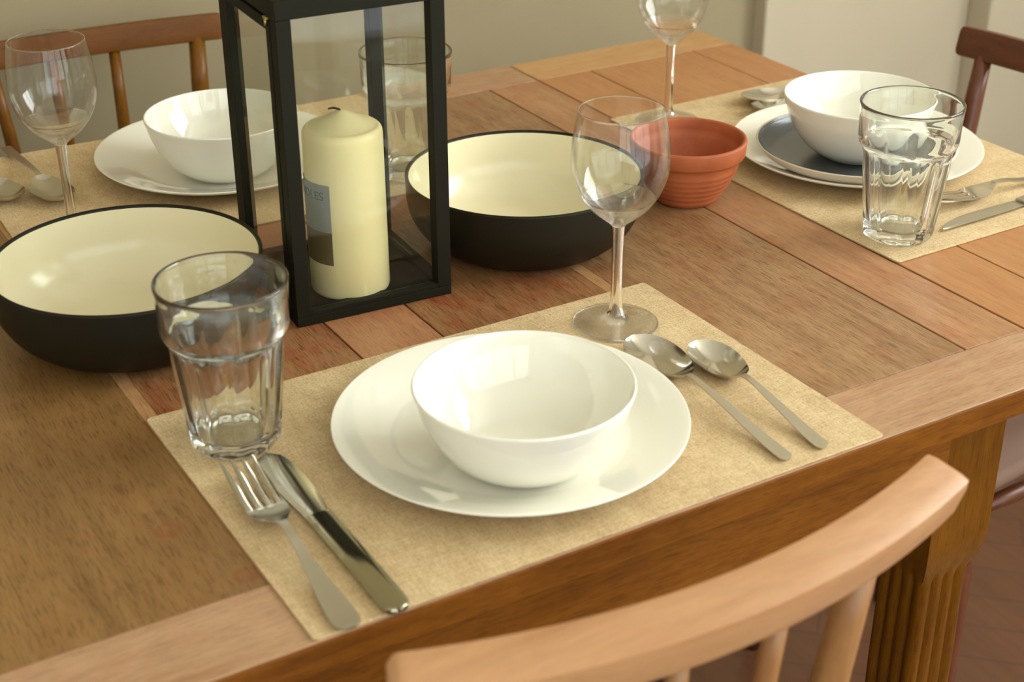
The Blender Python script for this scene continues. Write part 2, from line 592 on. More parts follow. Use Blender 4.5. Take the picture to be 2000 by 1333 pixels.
link('draw_leaf', bm, [W_leaf_x, W_leaf, W_core, W_edge], table)


def apron(x0, x1, y0, y1):
    bm = bmesh.new()
    box(bm, x0 - XC, x1 - XC, y0 - YC, y1 - YC, T - 0.098, T - 0.0235, 0.002, 2)
    link('apron', bm, W_edge, table)


LX0, LX1, LY0, LY1 = 2 * XC - 0.579, 0.579, 0.0635, BK - 0.0635
apron(LX0 + 0.045, LX1 - 0.047, 0.012, 0.034)
apron(LX0 + 0.035, LX1 - 0.035, BK - 0.068, BK - 0.046)
apron(LX1 - 0.012, LX1 + 0.012, LY0 + 0.035, LY1 - 0.035)
apron(LX0 - 0.012, LX0 + 0.012, LY0 + 0.035, LY1 - 0.035)


def leg_bm(cx, cy):
    bm = bmesh.new()
    st = [(T - 0.0235, .0335, 0), (T - 0.150, .0335, 0), (T - .165, .0325, 0), (T - .180, .0295, .0), (T - .190, .0270, .0012), (T - .198, .0262, .0035),
          (T - .30, .0270, .0045), (T - .45, .0262, .0045), (T - .60, .0240, .0045), (T - .655, .0235, .003), (T - .660, .0270, 0), (T - .70, .0270, 0), (T - .70, .022, 0), (0.0, .018, 0)]
    secs = []
    n = 32
    for z, h, a in st:
        pts = []
        for side in range(4):
            for k in range(n):
                t = -1 + 2 * k / n
                inset = a * (1 - abs(sin(pi * (t + 1) / 2 * 4)) ** 0.7)
                x, y = t * h, -(h - inset)
                if a and abs(t) > 0.93:
                    x *= 0.97
                for _ in range(side):
                    x, y = -y, x
                pts.append((cx - XC + x, cy - YC + y, z))
        secs.append(pts)
    loft(bm, secs)
    return bm


for cx in (LX0, LX1):
    for cy in (LY0, LY1):
        autosmooth(link('leg', leg_bm(cx, cy), W_leg, table), 30)
table.location.z = 0


# ------------------------------------------------------------------ chairs
def make_chair(label, loc, rotz, rail_m, post_m, seat_m, rail_w=0.185, bow=0.036, rail_t=0.032, rail_h=0.032, top=0.83, lean=18,
               spind=(-.0375, .0375), post=0.1125, seat_hw=0.2, seat_y=(0.0, 0.40), seat_z=0.45, seat_t=0.03, fan=0.85, post_r=(.010, .013),
               spin_r=(.0065, .0085), post_flat=1.0, back_run=0.0, str_z=0.25):
    """local frame: +y towards the table, the back rest stands at y = 0 seat rear; top rail mid line leans back to -y"""
    ch = thing('dining_chair', label, 'chair', loc, rotz)
    la = radians(lean)
    dz = top - seat_z
    yt = -math.tan(la) * dz * 0.55 - back_run
    # top rail: rounded rectangle section swept along a bowed line
    bm = bmesh.new(); secs = []
    NS = 120
    for i in range(NS + 1):
        s = -1 + 2 * i / NS
        x = s * rail_w
        yb = yt - bow * (1 - s * s)
        tang = Vector((1, 2 * bow * s / rail_w, 0)).normalized()
        nrm = Vector((-tang.y, tang.x, 0))
        up = Vector((0, 0, 1))
        out = -nrm
        # lean the section outwards at the top
        upv = (up * cos(la) + out * sin(la)); inv = (nrm * cos(la) + up * sin(la))
        endf = 1.0
        e = 1 - abs(s)
        if e < 0.04:
            endf = math.sqrt(max(0.0, 1 - (1 - e / 0.04) ** 2)) * 0.25 + 0.75
        tt, hh = rail_t * endf, rail_h * endf
        base = Vector((x, yb, top)) - upv * rail_h / 2
        pts = []
        m_ = 24; p_ = 9.0
        for k in range(m_):
            a = 2 * pi * k / m_
            ca, sa = cos(a), sin(a)
            rr = (abs(ca) ** p_ + abs(sa) ** p_) ** (-1 / p_)
            pts.append(base + inv * (rr * ca * tt / 2) + upv * (rr * sa * hh / 2))
        secs.append(pts)
    loft(bm, secs)
    autosmooth(link('top_rail', bm, rail_m, ch), 40)

    def rail_pt(x, dzz=0.0):
        s = x / rail_w
        return Vector((x, yt - bow * (1 - s * s) + math.sin(la) * (rail_h), top - rail_h * 0.8))
    zb = seat_z - 0.005
    for x in spind:
        x, xb = x if isinstance(x, tuple) else (x, x * fan)
        bm = bmesh.new()
        a = rail_pt(x); b = Vector((xb, 0.022 + seat_y[0], zb))
        P = [a.lerp(b, t) for t in (0, .15, .4, .65, .9, 1)]
        tube(bm, P, [spin_r[0], spin_r[0] * 1.08, spin_r[0] * 1.25, spin_r[1], spin_r[1] * .9, spin_r[1] * .8])
        link('spindle', bm, post_m, ch)
    for sgn in (-1, 1):
        bm = bmesh.new()
        a = rail_pt(sgn * post); b = Vector((sgn * post * fan, 0.022 + seat_y[0], zb))
        P = [a.lerp(b, t) for t in (0, .15, .4, .65, .9, 1)]
        tube(bm, P, [post_r[0], post_r[0] * 1.1, post_r[0] * 1.25, post_r[1], post_r[1], post_r[1] * .9], flat=post_flat)
        link('back_post', bm, post_m, ch)
    # seat: rounded slab, narrower at the rear
    bm = bmesh.new()
    y0, y1 = seat_y
    outl = []
    rc = 0.035
    for (cx, cy, a0) in ((seat_hw - rc, y1 - rc, 0), (-seat_hw + rc, y1 - rc, 90), (-seat_hw * .88 + rc, y0 + rc, 180), (seat_hw * .88 - rc, y0 + rc, 270)):
        for k in range(9):
            a = radians(a0 + 90 * k / 8)
            outl.append((cx + rc * cos(a), cy + rc * sin(a)))
    cyy = (y0 + y1) / 2
    secs = []
    for (sc, z) in ((0.94, seat_z - seat_t), (0.985, seat_z - seat_t + .004), (1.0, seat_z - seat_t * .5), (0.985, seat_z - 0.004), (0.95, seat_z), (0.6, seat_z - .002)):
        secs.append([(x * sc, cyy + (y - cyy) * sc, z) for x, y in outl])
    loft(bm, secs)
    link('seat', bm, seat_m, ch)
    for (sx, sy) in ((-1, 0), (1, 0), (-1, 1), (1, 1)):
        bm = bmesh.new()
        x = sx * (seat_hw - 0.045) * (0.9 if sy == 0 else 1)
        y = y0 + 0.05 if sy == 0 else y1 - 0.05
        a = Vector((x, y, seat_z - seat_t + .003)); b = Vector((x + sx * 0.03, y + (-0.05 if sy == 0 else 0.02), 0.0))
        tube(bm, [a.lerp(b, t) for t in (0, .3, .6, 1)], [.014, .017, .015, .011])
        link('leg', bm, post_m, ch)
    for sx in (-1, 1):
        bm = bmesh.new()
        x = sx * (seat_hw - 0.038)
        tube(bm, [(x * .93, y0 + .04, str_z), (x, (y0 + y1) / 2, str_z), (x * 1.02, y1 - .046, str_z)], [.007, .010, .007])
        link('stretcher', bm, post_m, ch)
    return ch


make_chair('pale bleached wood chair at the near side, its curved back rail closest to us', (0.180, -0.069, 0), 0.0,
           W_near, W_near_z, M_seat, rail_w=0.193, seat_y=(-0.07, 0.245), seat_hw=0.213, lean=16, top=T + 0.074, fan=0.70, spind=(-.10, (-.030, -.024), (.041, .032)))
make_chair('honey brown spindle-back chair against the wall behind the rear place setting', (0.15, 1.0, 0), pi,
           W_rear, W_rear_z, M_seat, rail_t=0.02, rail_h=0.031, top=T + 0.078, lean=12, spind=((-.075, -.062), (-.002, -.008), (.066, .040)), post=0.172,
           rail_w=0.206, fan=0.86, seat_y=(-.02, .34), bow=0.02, post_r=(.0095, .0125))
make_chair('dark reddish wooden chair at the end of the table beside the pale wall', (1.07, 0.408, 0), pi / 2,
           W_right, W_right_z, M_seat_grey, rail_t=0.022, rail_h=0.036, top=T + 0.058, lean=14, spind=(-.05, .05), post=0.148,
           fan=0.85, seat_y=(-.0, .25), seat_hw=0.178, bow=0.02, post_r=(.010, .012), seat_t=0.022, str_z=0.385)


# ------------------------------------------------------------------ placemats
def placemat(label, cx, cy, rot, over=None):
    bm = bmesh.new()
    w, h, rc, th = 0.225, 0.15, 0.004, 0.0018
    outl = []
    for (x, y, a0) in ((w - rc, h - rc, 0), (-w + rc, h - rc, 90), (-w + rc, -h + rc, 180), (w - rc, -h + rc, 270)):
        for k in range(5):
            a = radians(a0 + 22.5 * k); outl.append((x + rc * cos(a), y + rc * sin(a)))
    secs = [[(x * s, y * s, z) for x, y in outl] for s, z in ((.998, 0), (1, .0004), (1, th - .0004), (.998, th))]
    loft(bm, secs)
    o = link('placemat', bm, M_linen)
    o.location = (cx, cy, T + 0.0002); o.rotation_euler = (0, 0, rot)
    tag(o, label, 'placemat')
    return o


placemat('beige woven placemat at the near edge, under the front plate and spoons', 0.225, 0.1525, 0.0015)
placemat('beige woven placemat at the right end, under the grey plate stack', 0.8135, 0.4465, pi / 2 + 0.016)
placemat('beige woven placemat along the back edge behind the lantern', 0.230, 0.7475, -0.028)
MZ = T + 0.0021      # top of a placemat


# ------------------------------------------------------------------ crockery
def plate_mesh():
    bm = bmesh.new()
    top = smooth_prof([(0.0, .0062), (.04, .0062), (.078, .0064), (.092, .0088), (.108, .0140), (.122, .0185), (.1278, .0200)], 5)
    bot = smooth_prof([(.1282, .0192), (.124, .0160), (.108, .0100), (.092, .0045), (.080, .0020)], 4) + [(.078, 0.0), (.074, 0.0), (.073, .0022), (.04, .0024), (0, .0024)]
    lathe(bm, top + bot, 128)
    return bm


def bowl_mesh(R0=0.0765, H=0.062):
    bm = bmesh.new()
    k = R0 / 0.0765
    out = smooth_prof([(.036 * k, 0.0015), (.042 * k, .0035), (.054 * k, .0130), (.0645 * k, .0275), (.0722 * k, .0450), (.0765 * k, H - .0010)], 6)
    inn = smooth_prof([(.0745 * k, H - .0006), (.0700 * k, .0455), (.0620 * k, .0290), (.0515 * k, .0160), (.040 * k, .0075), (.022 * k, .0052), (0, .0050)], 6)
    lathe(bm, [(0, .002), (.031 * k, .002), (.032 * k, 0), (.0355 * k, 0)] + out + [(.0760 * k, H), (.0750 * k, H + .0001)] + inn, 128)
    return bm


def put(o, x, y, z, rot=0):
    o.location = (x, y, z); o.rotation_euler = (0, 0, rot)
    return o


pl = put(link('dinner_plate', plate_mesh(), M_china), 0.2164, 0.1386, MZ)
tag(pl, 'large white dinner plate on the near placemat under the front bowl', 'plate')
p2 = pl.copy(); C.objects.link(p2); p2.location = (0.8088, 0.4341, MZ); p2['label'] = 'large white dinner plate under the slate grey plate at the right end'
p3 = pl.copy(); C.objects.link(p3); p3.location = (0.2400, 0.7605, MZ); p3['label'] = 'large white dinner plate at the back, partly behind the lantern'
bw = put(link('bowl', bowl_mesh(), M_china), 0.2045, 0.1005, MZ + .0064)
tag(bw, 'white bowl on the near dinner plate, in the middle of the near placemat', 'bowl')
b2 = bw.copy(); C.objects.link(b2); b2.location = (0.7875, 0.4120, MZ + 0.0180); b2['label'] = 'white bowl standing on the slate grey plate'
b3 = bw.copy(); C.objects.link(b3); b3.location = (0.2310, 0.7260, MZ + .0064); b3['label'] = 'white bowl on the back plate, half hidden by the lantern post'

side = thing('side_plate', 'slate grey glazed plate between the white bowl and white dinner plate', 'plate', (0.7900, 0.4150, MZ + 0.0068))
bm = bmesh.new()
lathe(bm, [(0, .002), (.056, .002), (.058, 0), (.062, 0)] + smooth_prof([(.064, .002), (.080, .0055), (.092, .0115), (.0985, .0185), (.1008, .0215)], 5) + [(.1004, .0224), (.0990, .0222)] + smooth_prof([(.0975, .0205), (.0960, .0180), (.090, .0130), (.080, .0090), (.06, .0078), (.03, .0076), (0, .0076)], 5), 128)
link('plate_body', bm, M_stone, side)
bm = bmesh.new()
lathe(bm, smooth_prof([(.0985, .0222), (.0974, .0209), (.0959, .0184), (.0899, .0134), (.0799, .0094), (.06, .0082), (.03, .0080), (0, .0080)], 5), 128)
gl = link('grey_glaze', bm, M_glaze, side, recalc=False)
for p in gl.data.polygons:
    if p.normal.z < 0:
        p.flip()


def pan(label, x, y, ro=0.1085, h=0.0675):
    t = thing('serving_dish', label, 'dish', (x, y, T + 0.0003))
    bm = bmesh.new()
    out = smooth_prof([(.068, .0008), (.078, .0030), (.092, .0125), (.1015, .0250), (.1070, .0400), (ro, h - .002)], 6)
    inn = smooth_prof([(ro - .0030, h - .001), (.1030, .0400), (.0975, .0260), (.088, .0145), (.074, .0075), (.05, .0062), (0, .006)], 6)
    lathe(bm, [(0, .0005), (.06, .0005), (.064, 0)] + out + [(ro, h - .0008), (ro - .0008, h), (ro - .0022, h)] + inn, 144)
    link('dish_body', bm, M_iron, t)
    bm = bmesh.new()
    inn2 = smooth_prof([(ro - .0033, h - .0022), (.1026, .0402), (.0971, .0263), (.0876, .0149), (.0737, .0080), (.05, .0067), (0, .0065)], 6)
    lathe(bm, inn2, 144)
    o = link('cream_lining', bm, M_enamel, t, recalc=False)
    for p in o.data.polygons:
        if p.normal.z < 0:
            p.flip()
    return t


pan('round black serving dish with cream inside at the left, behind the near tumbler', 0.0410, 0.4470)
pan('round black serving dish with cream inside between the lantern and terracotta bowl', 0.4105, 0.4400)

bm = bmesh.new()
ext = [(.0, .001), (.026, .001), (.027, 0), (.029, 0), (.0305, .001)]
z0 = .0015
pr = [(.0335, .006), (.0378, .012), (.0415, .0175), (.0447, .0230), (.0474, .0285), (.0497, .034), (.0517, .040), (.0530, .0435)]
for i, (r, z) in enumerate(pr):
    ext += [(r - .0004, z - .0022), (r + .0005, z - .0004), (r + .0002, z + .0006)] if i < 6 else [(r, z)]
ext += [(.0556, .0440), (.0563, .0450), (.0570, .0520), (.0573, .0570), (.0568, .0587), (.0555, .0592), (.0536, .0588), (.0525, .0570)]
ext += [(.0515, .0500), (.0512, .0470), (.0495, .0452)] + smooth_prof([(.0480, .0420), (.0435, .0310), (.0370, .0190), (.0300, .0100), (.022, .0068), (0, .0062)], 4)
ext = [(r * 0.99, z * 1.075) for r, z in ext]
lathe(bm, ext, 128)
tc = put(link('terracotta_bowl', bm, M_terra), 0.5975, 0.4430, T + .0003)
tag(tc, 'ridged reddish terracotta bowl on the bare boards', 'bowl')


# ------------------------------------------------------------------ glasses
def wine_glass(label, x, y, z):
    t = thing('wine_glass', label, 'wine glass', (x, y, z))
    foot_top = smooth_prof([(.0354, .0011), (.0345, .0020), (.0300, .0028), (.0200, .0042), (.0110, .0068), (.0074, .0098)], 5)
    bm = bmesh.new()
    lathe(bm, [(0, .0024), (.006, .0022), (.020, .0010), (.031, .0001), (.0335, 0), (.0350, .0004)] + foot_top, 96)
    link('foot', bm, M_glass_soft, t)
    stem = smooth_prof([(.0074, .0098), (.0060, .0130), (.0049, .0200), (.0045, .0350), (.0045, .0600), (.0049, .0780), (.0053, .0850), (.0056, .0880)], 5)
    bm = bmesh.new(); lathe(bm, stem, 64); link('stem', bm, M_glass, t)
    out = smooth_prof([(.0056, .0880), (.0082, .0908), (.0150, .0962), (.0235, .1040), (.0320, .1160), (.0378, .1310), (.0390, .1430), (.0380, .1600), (.0356, .1750), (.0337, .1842)], 6)
    inn = smooth_prof([(.0330, .1845), (.0348, .1750), (.0371, .1600), (.0381, .1430), (.0368, .1312), (.0308, .1168), (.0220, .1056), (.0120, .0985), (.0050, .0962), (0, .0960)], 6)
    bm = bmesh.new(); lathe(bm, out + [(.03345, .1849)] + inn, 96); 
    for f in bm.faces:
        zc = f.calc_center_median().z
        f.material_index = 0 if 0.112 < zc < 0.1835 else 1
    link('glass_bowl', bm, [M_thin, M_glass_soft], t)
    return t


wg = wine_glass('clear wine glass standing on the far corner of the near placemat', 0.3833, 0.2503, MZ)
dup(wg, (0.7100, 0.6280, MZ), 0.4, 'clear wine glass at the far right, behind the terracotta bowl')
dup(wg, (0.0555, 0.6670, MZ), 0.8, 'clear wine glass at the left, in front of the honey brown chair')


def tumbler_mesh(rot=0.0):
    bm = bmesh.new()
    n = 9
    seg = 36 * n // 2
    out = [(.0290, 0.0), (.0305, .0010), (.0318, .0040), (.0325, .0090), (.0332, .0150)]
    for k in range(1, 15):
        t = k / 14
        out.append((.0332 + (.0405 - .0332) * t, .0150 + (.0850 - .0150) * t))
    out += smooth_prof([(.0412, .0865), (.0432, .0895), (.0446, .0930), (.0449, .0975), (.0450, .1050), (.0455, .1180), (.0463, .1262)], 4)
    top = [(.0464, .1275), (.0458, .1284), (.0446, .1284), (.0439, .1274)]
    inn = smooth_prof([(.0434, .1240), (.0424, .1080), (.0415, .0960), (.0398, .0880), (.0380, .0800), (.0350, .0560), (.0318, .0300), (.0290, .0150), (.0262, .0112)], 5) + [(.0200, .0100), (0, .0095)]
    prof = [(0, .0022), (.020, .0020), (.0255, 0.0)] + out + top + inn
    n_out = 3 + len(out)

    def rf(r, z, th, i):
        if i >= n_out or i < 2:
            return r
        a = ((th + rot) % (2 * pi / n)) - pi / n
        poly = cos(pi / n) / cos(a)
        if z < 0.085:
            w = 1.0
        elif z < 0.0895:
            w = 1 - (z - 0.085) / 0.0045
        else:
            w = 0.0
        # panel arch: panels die out below the shoulder, lower near the ridges
        zl = 0.082 - 0.010 * (abs(a) / (pi / n)) ** 3
        if z > zl:
            w *= max(0.0, 1 - (z - zl) / 0.008) if z < 0.0895 else 0
        if z < 0.004:
            w *= 0.55 + 0.45 * z / 0.004
        return r * (1 - w + w * (poly * 1.012))
    lathe(bm, prof, seg, rf)
    return bm


tm = put(link('tumbler', tumbler_mesh(), M_glassg), 0.0462, 0.2390, MZ, 0.25)
tag(tm, 'faceted clear tumbler on the near placemat corner beside the left serving dish', 'tumbler')
t2 = tm.copy(); C.objects.link(t2); put(t2, 0.7095, 0.2660, MZ, 0.55); t2['label'] = 'faceted clear tumbler in front of the grey plate stack at the right end'
t3 = tm.copy(); C.objects.link(t3); put(t3, 0.3945, 0.6400, MZ, 0.0); t3['label'] = 'faceted clear tumbler seen through the lantern, behind the candle'

# ------------------------------------------------------------------ lantern and candle
LR = math.atan2(-0.0079, 0.1397)
lan = thing('lantern', 'tall black metal lantern with glass panes around an ivory candle', 'lantern', (0.2309, 0.4470, T + .0003), LR)
h = 0.070
LH = 0.272
bm = bmesh.new(); box(bm, -h, h, -h, h, 0, 0.0080, 0.0006); link('base', bm, M_black, lan)
pw = 0.0125
for sx in (-1, 1):
    for sy in (-1, 1):
        bm = bmesh.new()
        x0, x1 = (sx * h, sx * (h - pw)); y0, y1 = (sy * h, sy * (h - pw))
        box(bm, min(x0, x1), max(x0, x1), min(y0, y1), max(y0, y1), 0.0081, LH - .0151, 0.0006)
        link('corner_post', bm, M_black, lan)
bm = bmesh.new()
for s in (-1, 1):
    box(bm, -h + pw, h - pw, min(s * h, s * (h - .0115)), max(s * h, s * (h - .0115)), .0081, .0118, .0004)
for s in (1,):
    box(bm, min(s * h, s * (h - .0115)), max(s * h, s * (h - .0115)), -h + pw, h - pw, .0081, .0105, .0004)
link('bottom_rail', bm, M_black, lan)
bm = bmesh.new()
for s in (-1, 1):
    box(bm, -h, h, min(s * h, s * (h - pw)), max(s * h, s * (h - pw)), LH - .015, LH, .0006)
    box(bm, min(s * h, s * (h - pw)), max(s * h, s * (h - pw)), -h + pw, h - pw, LH - .015, LH, .0006)
link('top_frame', bm, M_black, lan)
# low hipped roof set inside the top frame, with a chimney and a carrying ring
bm = bmesh.new()
q = h - pw - .0002
loft(bm, [[(q * a, q * b, LH - .006) for a, b in ((-1, -1), (1, -1), (1, 1), (-1, 1))], [(q * a, q * b, LH - .003) for a, b in ((-1, -1), (1, -1), (1, 1), (-1, 1))],
          [(.03 * a, .03 * b, LH + .022) for a, b in ((-1, -1), (1, -1), (1, 1), (-1, 1))], [(.03 * a, .03 * b, LH + .034) for a, b in ((-1, -1), (1, -1), (1, 1), (-1, 1))]])
rf_ = link('roof', bm, M_black, lan)
for p in rf_.data.polygons:
    p.use_smooth = False
bm = bmesh.new()
pts = [(.028 * cos(a), 0, LH + .034 + .028 * sin(a)) for a in [pi * k / 16 for k in range(17)]]
secs = []
for i, p in enumerate(pts):
    a = pi * i / 16
    secs.append([(p[0] + .002 * cos(b) * cos(a), .002 * sin(b), p[2] + .002 * cos(b) * sin(a)) for b in [2 * pi * k / 10 for k in range(10)]])
loft(bm, secs); link('handle', bm, M_black, lan)
# panes front, back, right
for nm, (x0, x1, y0, y1) in {'f': (-h + pw, h - pw, -h + .0060, -h + .0075), 'b': (-h + pw, h - pw, h - .0075, h - .0060), 'r': (h - .0075, h - .0060, -h + pw, h - pw)}.items():
    bm = bmesh.new(); box(bm, x0, x1, y0, y1, .0106 if nm == 'r' else .0119, LH - .0152); link('glass_pane', bm, M_pane, lan)
# the left side is a door: its own frame, pane and catch
bm = bmesh.new()
dw = 0.0085
x0, x1 = -h - .0005, -h + .0085
ya, yb = -h + pw + .0008, h - pw - .0008
za, zb = .0110, LH - .0175
box(bm, x0, x1, ya, ya + dw, za, zb, .0005); box(bm, x0, x1, yb - dw, yb, za, zb, .0005)
box(bm, x0, x1, ya + dw, yb - dw, za, za + dw, .0005); box(bm, x0, x1, ya + dw, yb - dw, zb - dw, zb, .0005)
door = link('door_frame', bm, M_black, lan)
bm = bmesh.new(); box(bm, -h + .003, -h + .0045, ya + dw, yb - dw, za + dw, zb - dw); link('door_pane', bm, M_pane, door)
bm = bmesh.new(); box(bm, -h - .0025, -h + .0005, ya + .0005, ya + .008, zb + .0004, zb + .0030, .0005)
tube(bm, [(-h - .0015, ya + .004, zb - .004), (-h - .0015, ya + .004, zb + .001)], [.0013, .0013], 10)
link('hinge', bm, M_brass, door)

cr = 0.0337
cd = thing('candle', 'thick ivory pillar candle standing inside the lantern', 'candle', (0.2232, 0.4185, T + .0084))
bm = bmesh.new()
prof = [(0, 0), (cr - .003, 0)] + smooth_prof([(cr - .003, 0), (cr - .0008, .0012), (cr, .0040)], 3)[1:]
prof += [(cr - .0002, .03), (cr - .0003, .07), (cr - .0004, .11)]
CH = 0.1445
prof += smooth_prof([(cr - .0004, CH - .010), (cr - .0008, CH - .004), (cr - .0032, CH - .0004), (cr - .006, CH + .0003), (cr - .010, CH + .002), (cr * .45, CH + .0065), (.004, CH + .0120), (0, CH + .0128)], 4)
lathe(bm, prof, 96)
link('wax_body', bm, M_wax, cd)
bm = bmesh.new(); tube(bm, [(0, 0, CH + .011), (-.0012, .0006, CH + .0136), (-.0050, .0030, CH + .0146), (-.0090, .0050, CH + .0140)], [.0010, .0010, .0010, .0007], 8)
link('wick', bm, M_wick, cd)


def wrap(bm, a0, a1, z0, z1, rr, n=24, mi=0):
    ring = []
    for k in range(n + 1):
        a = a0 + (a1 - a0) * k / n
        ring.append([bm.verts.new((r * cos(a), r * sin(a), z)) for r, z in ((rr, z0), (rr, z1), (rr + .0003, z1), (rr + .0003, z0))])
    for p, q2 in zip(ring[:-1], ring[1:]):
        for j in range(4):
            f = bm.faces.new((p[j], q2[j], q2[(j + 1) % 4], p[(j + 1) % 4])); f.material_index = mi
    bm.faces.new(ring[0]); bm.faces.new(ring[-1])


# direction from the candle to the camera is about -114 degrees; the label's right edge sits left of that
A1 = radians(-137); A0 = radians(-215)
bm = bmesh.new(); wrap(bm, A0, A1, .0620, .1035, cr + .00002); wrap(bm, A0, A1, .0325, .0620, cr + .00002, mi=1)
lab = link('label', bm, [M_label, M_label_low], cd)
txt = bpy.data.curves.new('lettering', 'FONT'); txt.body = 'CANDLES'; txt.size = 0.0105; txt.align_x = 'RIGHT'; txt.extrude = 0.00008
to = bpy.data.objects.new('lettering', txt); C.objects.link(to)
dg = bpy.context.evaluated_depsgraph_get(); dg.update()
me = bpy.data.meshes.new_from_object(to.evaluated_get(dg))
bpy.data.objects.remove(to, do_unlink=True)
for v in me.vertices:
    s, zz, dd = v.co.x, v.co.y, v.co.z
    a = A1 - radians(9) + s / cr
    v.co = ((cr + .00045 + dd) * cos(a), (cr + .00045 + dd) * sin(a), .0900 + zz)
me.materials.clear(); me.materials.append(M_ink)
lt = bpy.data.objects.new('lettering', me); C.objects.link(lt); lt.parent = lab


# ------------------------------------------------------------------ cutlery
def strip(bm, st, n=10):
    """st: stations (s, half width, edge height, dish depth, thickness) along x; closed shell"""
    secs = []
    for (s, w, e, d, th) in st:
        top, bot = [], []
        for k in range(n + 1):
            v = -1 + 2 * k / n
            zt = e - d * (1 - v * v)
            tt = th * (1 - 0.75 * abs(v) ** 3)
            top.append((s, w * v, zt)); bot.append((s, w * v, zt - tt))
        secs.append(top + bot[::-1])
    loft(bm, secs)


def interp(st, n=5):
    return smooth_prof(st, n)


def spoon(name, label, L=0.196, bw_=0.0220, bl=0.074):
    """tip at x=0, handle end at x=L"""
    t = thing(name, label, 'spoon')
    k = bl
    st = []
    for i in range(25):
        u = i / 24
        # egg outline, widest a little ahead of the middle
        w = bw_ * (max(0.0, 1 - (2 * (u ** 0.92) - 1) ** 2)) ** 0.52 * (1.06 - 0.16 * u)
        w = max(w, 0.0008 if i < 24 else 0.0032)
        if i >= 22:
            w = max(w, 0.0034)
        e = .0085 + .0035 * (1 - u) ** 2 + .0030 * max(0, u - .75) * 4
        d = .0085 * (1 - (2 * u - 1) ** 2) ** 0.8
        st.append((u * k, w, e, d, .0013))
    bm = bmesh.new(); strip(bm, st, 14)
    autosmooth(link('spoon_bowl', bm, M_steel, t), 50)
    e1 = st[-1][2]
    hs = [(k - .0008, .0033, e1, .0, .0018), (k + .006, .0027, e1 + .0012, 0, .0024), (k + .016, .0026, e1 + .0010, 0, .0026), (k + (L - k) * .30, .0034, .0108, 0, .0028), (k + (L - k) * .52, .0042, .0080, 0, .0030),
          (k + (L - k) * .78, .0053, .0046, 0, .0032), (L - .006, .0057, .0034, 0, .0032), (L - .002, .0050, .0033, 0, .0028), (L, .0026, .0030, 0, .0018)]
    bm = bmesh.new(); strip(bm, interp(hs, 5), 8)
    autosmooth(link('handle', bm, M_satin, t), 50)
    return t


def fork(label, L=0.192, flare=True):
    t = thing('fork', label, 'fork')
    bm = bmesh.new()

    def eh(s):   # height of the fork head along s
        u = min(1, s / .083)
        return .0045 + .011 * (1 - u) ** 1.6 + .0095 * (max(0, u - .55) / .45) ** 1.5
    root = [(.052, .0138, eh(.052), .0006, .0020), (.059, .0136, eh(.059), .0010, .0021), (.068, .0118, eh(.068), .0012, .0022), (.077, .0072, eh(.077), .0006, .0024), (.084, .0036, eh(.084), 0, .0026)]
    strip(bm, interp(root, 5), 10)
    for i in range(4):
        yc = -.01095 + i * .00730
        st = []
        for j in range(9):
            s = .0535 * j / 8
            w = .0010 + .00155 * min(1, s / .025)
            st.append([(s, yc + w * c, eh(s) + zz) for c, zz in ((-1, -.0004), (-.5, 0), (.5, 0), (1, -.0004), (1, -.0014), (.5, -.0019), (-.5, -.0019), (-1, -.0014))])
        loft(bm, st)
    autosmooth(link('fork_head', bm, M_steel, t), 50)
    e1 = eh(.084)
    we = .0090 if flare else .0065
    hs = [(.083, .0036, e1, 0, .0026), (.090, .0029, e1 + .0006, 0, .0030), (.101, .0029, e1 - .0005, 0, .0030), (.118, .0038, .0100, 0, .0026), (L * .78, we * .72, .0055, 0, .0023), (L * .93, we, .0030, 0, .0022), (L - .003, we * .82, .0026, 0, .0020), (L, we * .35, .0024, 0, .0016)]
    bm = bmesh.new(); strip(bm, interp(hs, 5), 8)
    autosmooth(link('handle', bm, M_satin, t), 50)
    return t


def outline_slab(bm, lo, hi, zt, zb, xs):
    """flat blade: lo/hi give the two edges at xs, with a slightly domed top"""
    secs = []
    for s, a, b in zip(xs, lo, hi):
        c = (a + b) / 2; w = (b - a) / 2
        pts = []
        for v in (-1, -.8, -.4, 0, .4, .8, 1):
            pts.append((s, c + w * v, zt - .0006 * v ** 4))
        for v in (1, .8, 0, -.8, -1):
            pts.append((s, c + w * v, zb if abs(v) < 1 else zt - .0008))
        secs.append(pts)
    loft(bm, secs)


# near setting: round-tipped knife
def round_knife(label):
    t = thing('table_knife', label, 'knife')
    L = 0.206
    key = [(0, 0.0, .002), (.0008, -.004, .0055), (.004, -.0085, .0095), (.012, -.0108, .0118), (.026, -.0112, .0134), (.045, -.0104, .0136), (.065, -.0092, .0122), (.082, -.0080, .0100), (.090, -.0082, .0086)]
    P = interp(key, 5)
    bm = bmesh.new()
    secs = []
    for s, a, b in P:
        c = (a + b) / 2; w = (b - a) / 2
        secs.append([(s, c + w * v, .0046 - .0016 * abs(v) ** 2.2) for v in [-1 + .2 * k for k in range(11)]] + [(s, c + w * v, .0016) for v in (.9, 0, -.9)])
    loft(bm, secs); autosmooth(link('blade', bm, M_steel, t), 50)
    key = [(.0895, -.0084, .0088), (.0915, -.0088, .0092), (.12, -.0090, .0090), (.17, -.0092, .0092), (.196, -.0092, .0092), (.203, -.0078, .0078), (L, -.0030, .0030)]
    P = interp(key, 5); bm = bmesh.new(); secs = []
    for s, a, b in P:
        c = (a + b) / 2; w = (b - a) / 2
        secs.append([(s, c + w * v, .0062 - .0009 * abs(v) ** 4 - .0010 * max(0, (s - .15) / .05)) for v in [-1 + .25 * k for k in range(9)]] + [(s, c + w * v, .0008) for v in (.9, 0, -.9)])
    loft(bm, secs); autosmooth(link('handle', bm, mat('mirror_steel', lin(176, 172, 148), 0.09, metal=1.0), t), 50)
    return t


